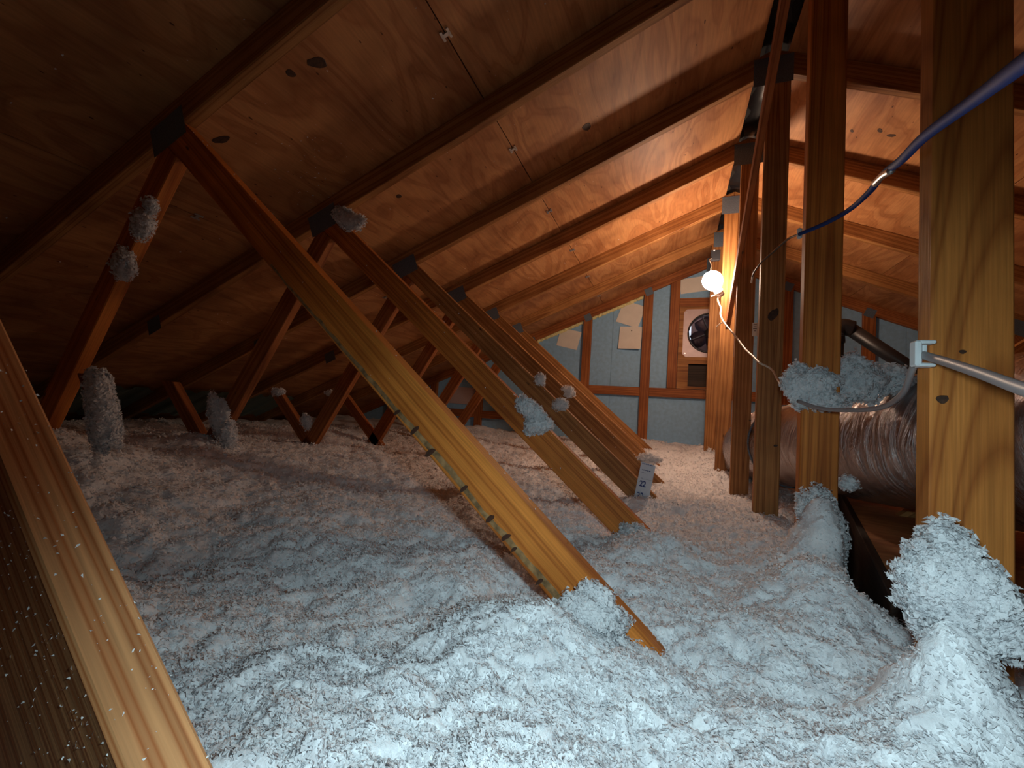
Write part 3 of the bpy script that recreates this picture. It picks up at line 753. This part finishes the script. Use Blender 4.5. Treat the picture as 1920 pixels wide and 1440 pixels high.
c3 = empty('white_lamp_cord', px(1400, 660, 2.2)); tag(c3, 'cream lamp cord looping down from the bulb across the king posts', 'cord')
tube('cord', [px(1496, 752, 1.35), px(1475, 738, 1.6), px(1458, 712, 1.8), px(1448, 694, 1.93), px(1436, 686, 1.955), px(1424, 680, 1.96), px(1412, 668, 2.1), px(1398, 655, 2.35), px(1385, 638, 2.50), px(1372, 622, 2.56), px(1358, 605, 2.75), px(1351, 590, 2.95), px(1352, 578, 3.05), px(1346, 562, 3.06), BULB+sd*.13],
     lambda t: .0034+.0022*t, M['cream'], c3, 10, 8)
tube('tie_wrap', [px(1343, 613, 2.95), px(1352, 606, 2.88), px(1362, 603, 2.88)], .003, M['cream'], c3, 6, 3)

tg = empty('paper_tag', (.405, 2.592, .52)); tag(tg, 'small white printed tag stapled to a king post left of the knot', 'tag')
box('paper', (.408, 2.5925, .518), (.026, .0012, .074), M['paper'], tg, 0)
for i, wv in enumerate((.016, .014, .018, .010)): box('print_line', (.408, 2.5916, .545-i*.012), (wv, .0004, .003), M['knot'], tg, 0)

# ------------------------------------------------------------------ depth ruler stapled beside the web
ru = empty('depth_ruler', (-.09, 1.972, -.40)); tag(ru, 'white cardboard insulation depth ruler with 22 and 20 in dark blue', 'ruler')
tl, trr = Vector((-.112, 1.972, -.190)), Vector((-.046, 1.972, -.201))
dirx = (trr-tl).normalized(); dirz = Vector((-dirx.z, 0, dirx.x)) if False else Vector((.15, 0, .99)).normalized()
def rp(u, v, dy=0): # u metres right, v metres up from the 20 line
    return Vector((-.137, 1.972, -.344))+Vector((.995, 0, -.085))*u+dirz*v+Vector((0, dy, 0))
V = [rp(0, -.12), rp(.062, -.12), rp(.062, .142), rp(0, .148)]; V += [v+Vector((0, .0012, 0)) for v in V]
mesh_obj('card', V, [(0, 1, 2, 3), (7, 6, 5, 4), (0, 4, 5, 1), (1, 5, 6, 2), (2, 6, 7, 3), (3, 7, 4, 0)], M['card'], ru)
def text(s, u, v, size, name='number'):
    cu = bpy.data.curves.new('t', 'FONT'); cu.body = s; cu.size = size; cu.extrude = .0002; cu.align_x = 'LEFT'; cu.align_y = 'CENTER'
    cu.offset = size*.018; cu.space_character = .95
    o = bpy.data.objects.new('t', cu); COL.objects.link(o)
    dg = bpy.context.evaluated_depsgraph_get(); me = bpy.data.meshes.new_from_object(o.evaluated_get(dg)); bpy.data.objects.remove(o)
    me.materials.clear(); me.materials.append(M['ink'])
    ob = bpy.data.objects.new(name, me); X = Vector((.995, 0, -.085)); c = rp(u, v, -.0006)
    ob.matrix_basis = Matrix(((X.x*.82, dirz.x, 0, c.x), (0, 0, -1, c.y), (X.z*.82, dirz.z, 0, c.z), (0, 0, 0, 1)))
    link(ob, ru); return ob
text('22', .010, .052, .036); text('20', .008, 0, .036)
def bar(u0, u1, v, t=.002, name='print_line'):
    V = [rp(u0, v, -.0003), rp(u1, v, -.0003), rp(u1, v+t, -.0003), rp(u0, v+t, -.0003)]; V += [q+Vector((0, -.0004, 0)) for q in V]
    mesh_obj(name, V, [(0, 1, 2, 3), (7, 6, 5, 4), (0, 4, 5, 1), (1, 5, 6, 2), (2, 6, 7, 3), (3, 7, 4, 0)], M['ink'], ru)
for a in ((.006, .010, .139, .004), (.012, .018, .139, .003), (.020, .027, .139, .003), (.029, .034, .138, .003), (.037, .052, .137, .003), (.010, .014, .113, .003), (.0155, .020, .112, .0035), (.0215, .030, .112, .003), (.0315, .037, .111, .0035), (.039, .046, .110, .004),
          (.010, .020, .101, .0014), (.022, .028, .100, .0014), (.012, .020, .076, .0014), (.022, .058, .074, .0006), (.000, .005, .052, .001), (.000, .005, 0, .001)): bar(*a)

# ------------------------------------------------------------------ eave vent baffles
for i, (k, lab) in enumerate(((0, 'pale foam vent baffle in the eave left of the fibre-coated strut'), (1, 'pale foam vent baffle in the eave right of the fibre-coated strut'), (2, 'pale foam vent baffle at the eave behind the second slanted web'), (3, 'pale foam vent baffle at the far eave behind the third slanted web'))):
    bm = bmesh.new(); yc = yk(k)+.32; prof = []
    n = 25; rowa = []
    for j in range(n):
        y = yc-.24+.48*j/(n-1); zz = -.018-.022*max(0, math.cos(j*math.pi/4))**.5 if math.cos(j*math.pi/4) > 0 else -.018
        rowa.append((y, zz))
    x0, x1 = -4.0, -3.5
    A = [bm.verts.new((x0, y, zbot(x0)+CH+z-.004)) for y, z in rowa]; B = [bm.verts.new((x1, y, zbot(x1)+CH+z-.004)) for y, z in rowa]
    for j in range(n-1): bm.faces.new((A[j], B[j], B[j+1], A[j+1]))
    bmesh.ops.solidify(bm, geom=bm.faces[:], thickness=.003)
    o = centered(bm_obj('vent_baffle', bm, M['baffle'])); tag(o, lab, 'baffle', 'vent baffles at the left eave')

# ------------------------------------------------------------------ blown fibre insulation
def height(X, Y):
    h = np.full(X.shape, -.372)
    h += .105*sstep(-.9, -2.0, X)*(.6+.4*sstep(2.2, 1.0, Y))
    h += .075*sstep(-1.3, -1.9, X)*np.exp(-((Y-.75)/.35)**2)
    h += .145*sstep(2.7, 4.3, Y)*sstep(-1.7, -.3, X)+.06*sstep(3.0, 4.3, Y)*sstep(-.3, -1.7, X)
    h += .055*sstep(.62, .30, Y)                                  # higher towards the viewer
    g = lambda cx, cy, rx, ry, a: a*np.exp(-(((X-cx)/rx)**2+((Y-cy)/ry)**2))
    h += g(-.21, .63, .14, .10, .060)+g(.03, .74, .09, .07, -.035)
    h += g(-.02, 1.22, .10, .13, .055)+g(-.12, 1.34, .05, .04, .02)
    h += g(.36, 1.27, .060, .085, .17)+g(.30, 1.05, .10, .12, .07)
    h += g(.325, .66, .055, .065, .15)+g(.27, .60, .07, .11, .05)+g(.50, .66, .10, .15, -.05)
    h += g(-2.02, 1.30, .10, .10, .05)+g(-1.9, 1.95, .08, .08, .04)+g(-1.1, 2.4, .5, .3, .03)+g(-.45, 1.7, .35, .25, -.02)+g(-.6, .95, .25, .15, .02)
    h += g(-2.35, 1.6, .15, .2, .06)+g(-2.6, 2.4, .3, .3, .05)
    # cavity by the walkway
    ex = .405+(Y-.98)*(.525/2.04)
    d = X-ex
    mask = sstep(.98, 1.13, Y)*sstep(3.4, 2.9, Y)
    h = np.where(d > -.11, h*(1-mask*sstep(-.09, -.045, d))+(-.56)*mask*sstep(-.09, -.045, d), h)
    # never above the roof deck at the eaves, nor into the camera's own space
    lim = ZR-MS*np.abs(X-XR)+CH-.03
    return np.minimum(h, np.maximum(lim, ZF+.02))
def fluffnoise(P):
    n = .026*vnoise(P, .33, 1)+.016*vnoise(P, .14, 2)
    W = P+np.stack([.02*vnoise(P, .05, 9), .02*vnoise(P, .05, 10), 0*P[:, 0]], -1)
    n += .0065*(1-2*np.abs(vnoise(W, .062, 3)))+.009*vnoise(W, .042, 13)
    n += .0050*(1-2*np.abs(vnoise(W, .024, 4)))+.0034*vnoise(P, .013, 5)+.0022*vnoise(P, .0068, 6)
    return n
def surf(X, Y):
    P = np.stack([X, Y, np.zeros_like(X)], -1)
    h = height(X, Y); n = fluffnoise(P)
    return h+n-.006
na, nr = 620, 640
th = np.linspace(math.radians(-14), math.radians(196), na); rr = .10*(7.2/.10)**(np.linspace(0, 1, nr))
TT, RR = np.meshgrid(th, rr)
CX, CY = .0, -.02
X = CX+RR*np.cos(TT)*1.05; Y = CY+RR*np.sin(TT)
sh0 = X.shape
X = np.clip(X, -5.1, 5.8).ravel(); Y = np.clip(Y, -1.62, YG+.036).ravel()
Z = surf(X, Y)
# push sideways a little so tufts overhang
P = np.stack([X, Y, Z], -1)
sh_ = np.clip(np.hypot(X, Y), .2, 2)
X2 = X+.007*vnoise(P, .03, 21)+.005*vnoise(P, .011, 22); Y2 = Y+.007*vnoise(P, .03, 23)+.005*vnoise(P, .011, 24)
Y2 = np.minimum(Y2, YG+.037)
me = bpy.data.meshes.new('blown_insulation')
nv_ = len(X2); co = np.stack([X2, Y2, Z], -1).astype(np.float32)
idx = np.arange(nv_).reshape(sh0); q = np.stack([idx[:-1, :-1], idx[:-1, 1:], idx[1:, 1:], idx[1:, :-1]], -1).reshape(-1, 4)
def fill_mesh(me, co, q, k):
    me.vertices.add(len(co)); me.vertices.foreach_set('co', co.astype(np.float32).ravel())
    me.loops.add(q.size); me.loops.foreach_set('vertex_index', q.ravel().astype(np.int32))
    me.polygons.add(len(q)); me.polygons.foreach_set('loop_start', (np.arange(len(q))*k).astype(np.int32)); me.polygons.foreach_set('loop_total', np.full(len(q), k, np.int32))
    me.update(calc_edges=True)
fill_mesh(me, co, q, 4)
me.materials.append(M['fluff']); me.polygons.foreach_set('use_smooth', [True]*len(me.polygons))
ins = bpy.data.objects.new('blown_insulation', me); COL.objects.link(ins)
tag(ins, 'deep white blown fibre insulation covering the whole attic floor', 'insulation', kind='stuff')

def flakes(P, NRM, size, seed):
    """n crumpled fibre flakes: fans of six triangles bent at random"""
    r = np.random.default_rng(seed); n = len(P)
    a = r.normal(size=(n, 3)); a /= np.linalg.norm(a, axis=1)[:, None]
    t = np.cross(NRM, a); t /= np.linalg.norm(t, axis=1)[:, None]+1e-9
    b2 = np.cross(NRM, t); tilt = r.uniform(-.9, .9, n)[:, None]
    nn = NRM*np.cos(tilt)+t*np.sin(tilt); b3 = np.cross(nn, t)
    V = [P+nn*size[:, None]*.25]; K = 4
    for j in range(K):
        an = 2*math.pi*j/K+r.uniform(-.5, .5, n); rd = size*r.uniform(.30, 1.0, n)*np.where(r.random(n) < .15, 1.8, 1)
        V.append(P+(t*np.cos(an)[:, None]*.8+b3*np.sin(an)[:, None]*1.1)*rd[:, None]+nn*(size*r.uniform(-.6, .9, n))[:, None])
    V = np.stack(V, 1).reshape(-1, 3)
    base = np.arange(n)[:, None]*(K+1)
    F = np.concatenate([np.stack([base[:, 0], base[:, 0]+1+j, base[:, 0]+1+(j+1) % K], -1)[:, None] for j in range(K)], 1).reshape(-1, 3)
    return V, F
# flakes over the surface, dense near, thinning with distance
n = 400000
rad = .22*(4.6/.22)**rng.random(n); an = np.radians(rng.uniform(38, 178, n))
fxp, fyp = rad*np.cos(an), rad*np.sin(an)
ok = (fyp < YG-.03) & (fxp > -4); fxp, fyp, rad = fxp[ok], fyp[ok], rad[ok]
fz = surf(fxp, fyp)
e = .004
nx_ = -(surf(fxp+e, fyp)-fz)/e; ny_ = -(surf(fxp, fyp+e)-fz)/e
NR = np.stack([np.clip(nx_, -1.5, 1.5), np.clip(ny_, -1.5, 1.5), np.ones_like(nx_)], -1); NR /= np.linalg.norm(NR, axis=1)[:, None]
sz = (.0010+.0023*rad**.7)*rng.uniform(.5, 1.8, len(rad))
V, F = flakes(np.stack([fxp, fyp, fz], -1)+NR*(sz*rng.uniform(0, 1.1, len(sz)))[:, None], NR, sz, 5)
me = bpy.data.meshes.new('insulation_tufts'); fill_mesh(me, V, F, 3); me.materials.append(M['flake']); me.polygons.foreach_set('use_smooth', [True]*len(me.polygons))
tf = bpy.data.objects.new('insulation_tufts', me); link(tf, ins); tag(tf, kind='stuff')

def clump(c, rad, lab, n=900, seed=0, fs=.007, rot=0, parts=1, grp=None, name='insulation_clump', box_=0):
    """ragged lump of fibre: lumpy core covered in sticking-out flakes"""
    c = Vector(c); bm = bmesh.new(); bmesh.ops.create_icosphere(bm, subdivisions=5 if n > 2000 else 4, radius=1)
    vs = np.array([v.co[:] for v in bm.verts]); fc = np.array([[v.index for v in f.verts] for f in bm.faces]); bm.free()
    R = np.array(rad)
    def shape(D):
        s = 1+.36*vnoise(D+seed*3.1, .75, seed+1)+.30*vnoise(D+seed, .36, seed+2)+.16*(1-2*np.abs(vnoise(D, .19, seed+3)))+.08*vnoise(D, .09, seed+4)
        if box_: s = s*.5+.5; s = s/((np.abs(D)**4).sum(1)**.25)*.8
        Q = D*R*s[:, None]
        ca, sa = math.cos(rot), math.sin(rot); return np.stack([Q[:, 0]*ca-Q[:, 2]*sa, Q[:, 1], Q[:, 0]*sa+Q[:, 2]*ca], -1)
    r = np.random.default_rng(seed); D = r.normal(size=(n, 3)); D /= np.linalg.norm(D, axis=1)[:, None]
    core = shape(vs)*.93
    n = int(n*1.5); D = r.normal(size=(n, 3)); D /= np.linalg.norm(D, axis=1)[:, None]
    V, F = flakes(shape(D)+D*fs*(.4 if n > 1400 else 1.1)*r.random(n)[:, None], D, fs*.85*r.uniform(.3, 1.6, n), seed+50)
    allV = np.concatenate([core, V]); allF = np.concatenate([fc, F+len(core)])
    me = bpy.data.meshes.new(name); fill_mesh(me, allV, allF, 3); me.materials.append(M['flake']); me.polygons.foreach_set('use_smooth', [True]*len(me.polygons))
    o = bpy.data.objects.new(name, me); COL.objects.link(o); o.location = c
    tag(o, lab, 'insulation', grp)
    return o
def onto(k, x, y, off=.008): p = px(x, y, yk(k)-off); return p
clump(px(655, 412, yk(1)-.004), (.085, .018, .036), 'white clump stuck to the upper end of the second web', 1500, 3, .007, -.45)
clump(px(995, 768, yk(1)-.012), (.050, .020, .026), 'upper half of the big white clump on the second web', 1100, 4, .0065, -.6)
clump(px(1008, 797, yk(1)-.012), (.045, .022, .026), 'lower half of the big white clump on the second web', 1100, 5, .0065, .3)
clump(px(1011, 715, yk(2)+.01), (.024, .018, .030), 'small white tuft above the big clump, on the third web edge', 500, 6, .006)
clump(px(1051, 759, yk(2)-.004), (.030, .014, .026), 'small white tuft right of the big clump, on the third web face', 500, 7, .006)
clump(px(1066, 737, yk(3)+.01), (.036, .020, .030), 'rounded white tuft on the fourth web edge right of the others', 600, 8, .006, -.6)
clump(px(1218, 860, yk(3)-.005), (.055, .03, .022), 'cream lit tuft lying on top of the depth ruler', 500, 9, .008)
clump(px(283, 385, yk(0)-.006), (.020, .014, .018), 'topmost and smallest white tuft on the left leaning web', 400, 10, .005)
clump(px(266, 420, yk(0)-.006), (.032, .016, .034), 'middle white tuft on the left leaning web', 700, 11, .006)
clump(px(233, 495, yk(0)-.006), (.036, .018, .038), 'lowest white tuft on the left leaning web', 800, 12, .006)
clump(px(408, 775, yk(1)-.02), (.042, .03, .085), 'white fibre sleeve on the strut foot of the second truss', 1200, 13, .008, .45)
clump(px(428, 815, yk(1)-.02), (.030, .025, .060), 'white ragged fibre hanging on the second short web foot', 700, 14, .008, .1)
clump(px(520, 735, yk(2)-.005), (.035, .02, .018), 'tiny pale tuft at the tip of the third outer strut', 300, 15, .007)
clump(px(620, 737, yk(3)-.005), (.040, .02, .018), 'tiny pale tuft at the tip of the fourth outer strut', 300, 16, .007)
clump(px(575, 790, yk(2)-.01), (.030, .02, .045), 'pinkish tuft where the third outer strut meets its web', 400, 17, .007, .6)
# fibre-coated strut at the left
q0, q1 = px(170, 712, yk(0)-.0), px(218, 830, yk(0)-.0)
for i in range(1): 
    mid = (q0+q1)/2; clump(mid, (.040, .035, .15), 'fibre-coated strut at the left, wholly wrapped in grey-white insulation', 2600, 18, .007, .40, box_=1)
# clumps on the king post and duct
clump(px(1527, 722, yk(1)-.022), (.050, .022, .040), 'blue-white ragged clump hung across the golden king post', 3500, 20, .006, .1)
clump(px(1497, 725, yk(1)-.010), (.030, .022, .048), 'left lobe of the insulation hung on the golden king post', 2200, 21, .006)
clump(px(1540, 752, yk(1)-.020), (.042, .016, .018), 'lower strand of the insulation hung on the golden king post', 900, 27, .008)
clump(px(1592, 712, yk(1)+.09), (.060, .05, .060), 'peaked white clump on the duct right of the golden post', 3600, 22, .008)
clump(px(1650, 712, yk(1)+.16), (.085, .06, .036), 'low wide insulation layer on top of the silver duct', 3600, 23, .008, -.05)
clump(px(1590, 905, yk(1)+.05), (.016, .016, .012), 'small white tuft under the duct beside the golden post', 400, 24, .006)
clump(px(1332, 862, yk(5)-.02), (.035, .02, .065), 'pale tuft at the foot of the farthest king post', 500, 25, .010)
# heaps against the two near posts
clump(px(1538, 995, 1.31), (.040, .045, .080), 'peaked heap of insulation at the foot of the golden king post', 5500, 30, .0055, .12)
clump(px(1775, 1095, .70), (.036, .045, .062), 'tall ragged heap against the left side of nearest king post', 8000, 31, .0045, .15)
clump(px(1797, 1122, .69), (.052, .045, .046), 'blue-white ragged heap spilling over the nearest king post face', 8000, 32, .0045, -.3)
clump(px(1095, 1150, .73), (.050, .03, .028), 'ragged heap burying the foot of the golden diagonal web', 4000, 33, .0042, -.1)
clump(px(1112, 1128, .742), (.028, .016, .022), 'small curled tuft climbing the golden diagonal web foot', 900, 34, .0055)
clump(px(1195, 1010, yk(1)-.02), (.050, .04, .030), 'pale heap at the foot of the second diagonal web', 1800, 35, .008, -.5)

# little shreds on the webs and the deck
def scatter(ptsn, size, seed, mat, parent, name, lab=None):
    P_ = np.array([p[:] for p, _ in ptsn]); Nn = np.array([v[:] for _, v in ptsn]); r = np.random.default_rng(seed)
    V, F = flakes(P_, Nn, size*r.uniform(.4, 1.6, len(P_)), seed)
    loc = np.array(parent.location[:]) if parent else np.zeros(3)
    me = bpy.data.meshes.new(name); fill_mesh(me, V-loc, F, 3); me.materials.append(mat)
    o = bpy.data.objects.new(name, me); COL.objects.link(o)
    if parent: o.parent = parent
    tag(o, lab, kind='stuff'); return o
for k in range(0, 5):
    pts = []
    for i in range(70 if k else 60):
        x = random.uniform(-1.35, -.15); z = .7878-mw*(x+1.3964)
        if random.random() < .75: p = Vector((x, yk(k)+random.uniform(.0, TH), z+.001)); nn = Vector((mw, 0, 1)).normalized()
        else: p = webpt(x, random.uniform(0, .089)); p.y = yk(k)-.001; nn = Vector((0, -1, 0))
        pts.append((p, nn))
    scatter(pts, .0026 if k else .0022, 90+k, M['flake'], trusses[k], 'fibre_shreds')
# speckles of fibre on the nearest web
pts = []
for i in range(900):
    x = random.uniform(-.72, -.16); z = .7358-mw*(x+1.3964); v = random.random()
    if v < .22: pts.append((Vector((x, yk(-1)+random.uniform(.001, TH), z+.0006)), Vector((mw, 0, 1)).normalized()))
    else:
        p = webpt(x, random.uniform(0.002, .089)*random.random()**.4, 0, .052); p.y = yk(-1)-.0004; pts.append((p, Vector((0, -1, 0))))
scatter(pts, .0009, 77, M['dust'], trusses[-1], 'fibre_specks')
pts = []
for i in range(260):
    x = random.uniform(-2.6, -.3); y = random.uniform(.5, 3.2); nn = Vector((MS, 0, -1)).normalized()
    if i < 60: x, y = random.gauss(-1.35, .12), random.gauss(1.25, .1)
    pts.append((Vector((x, y, ZR+MS*(x-XR)+CH-.001)), nn))
scatter(pts, .0032, 78, M['flake'], ceil, 'fibre_shreds')
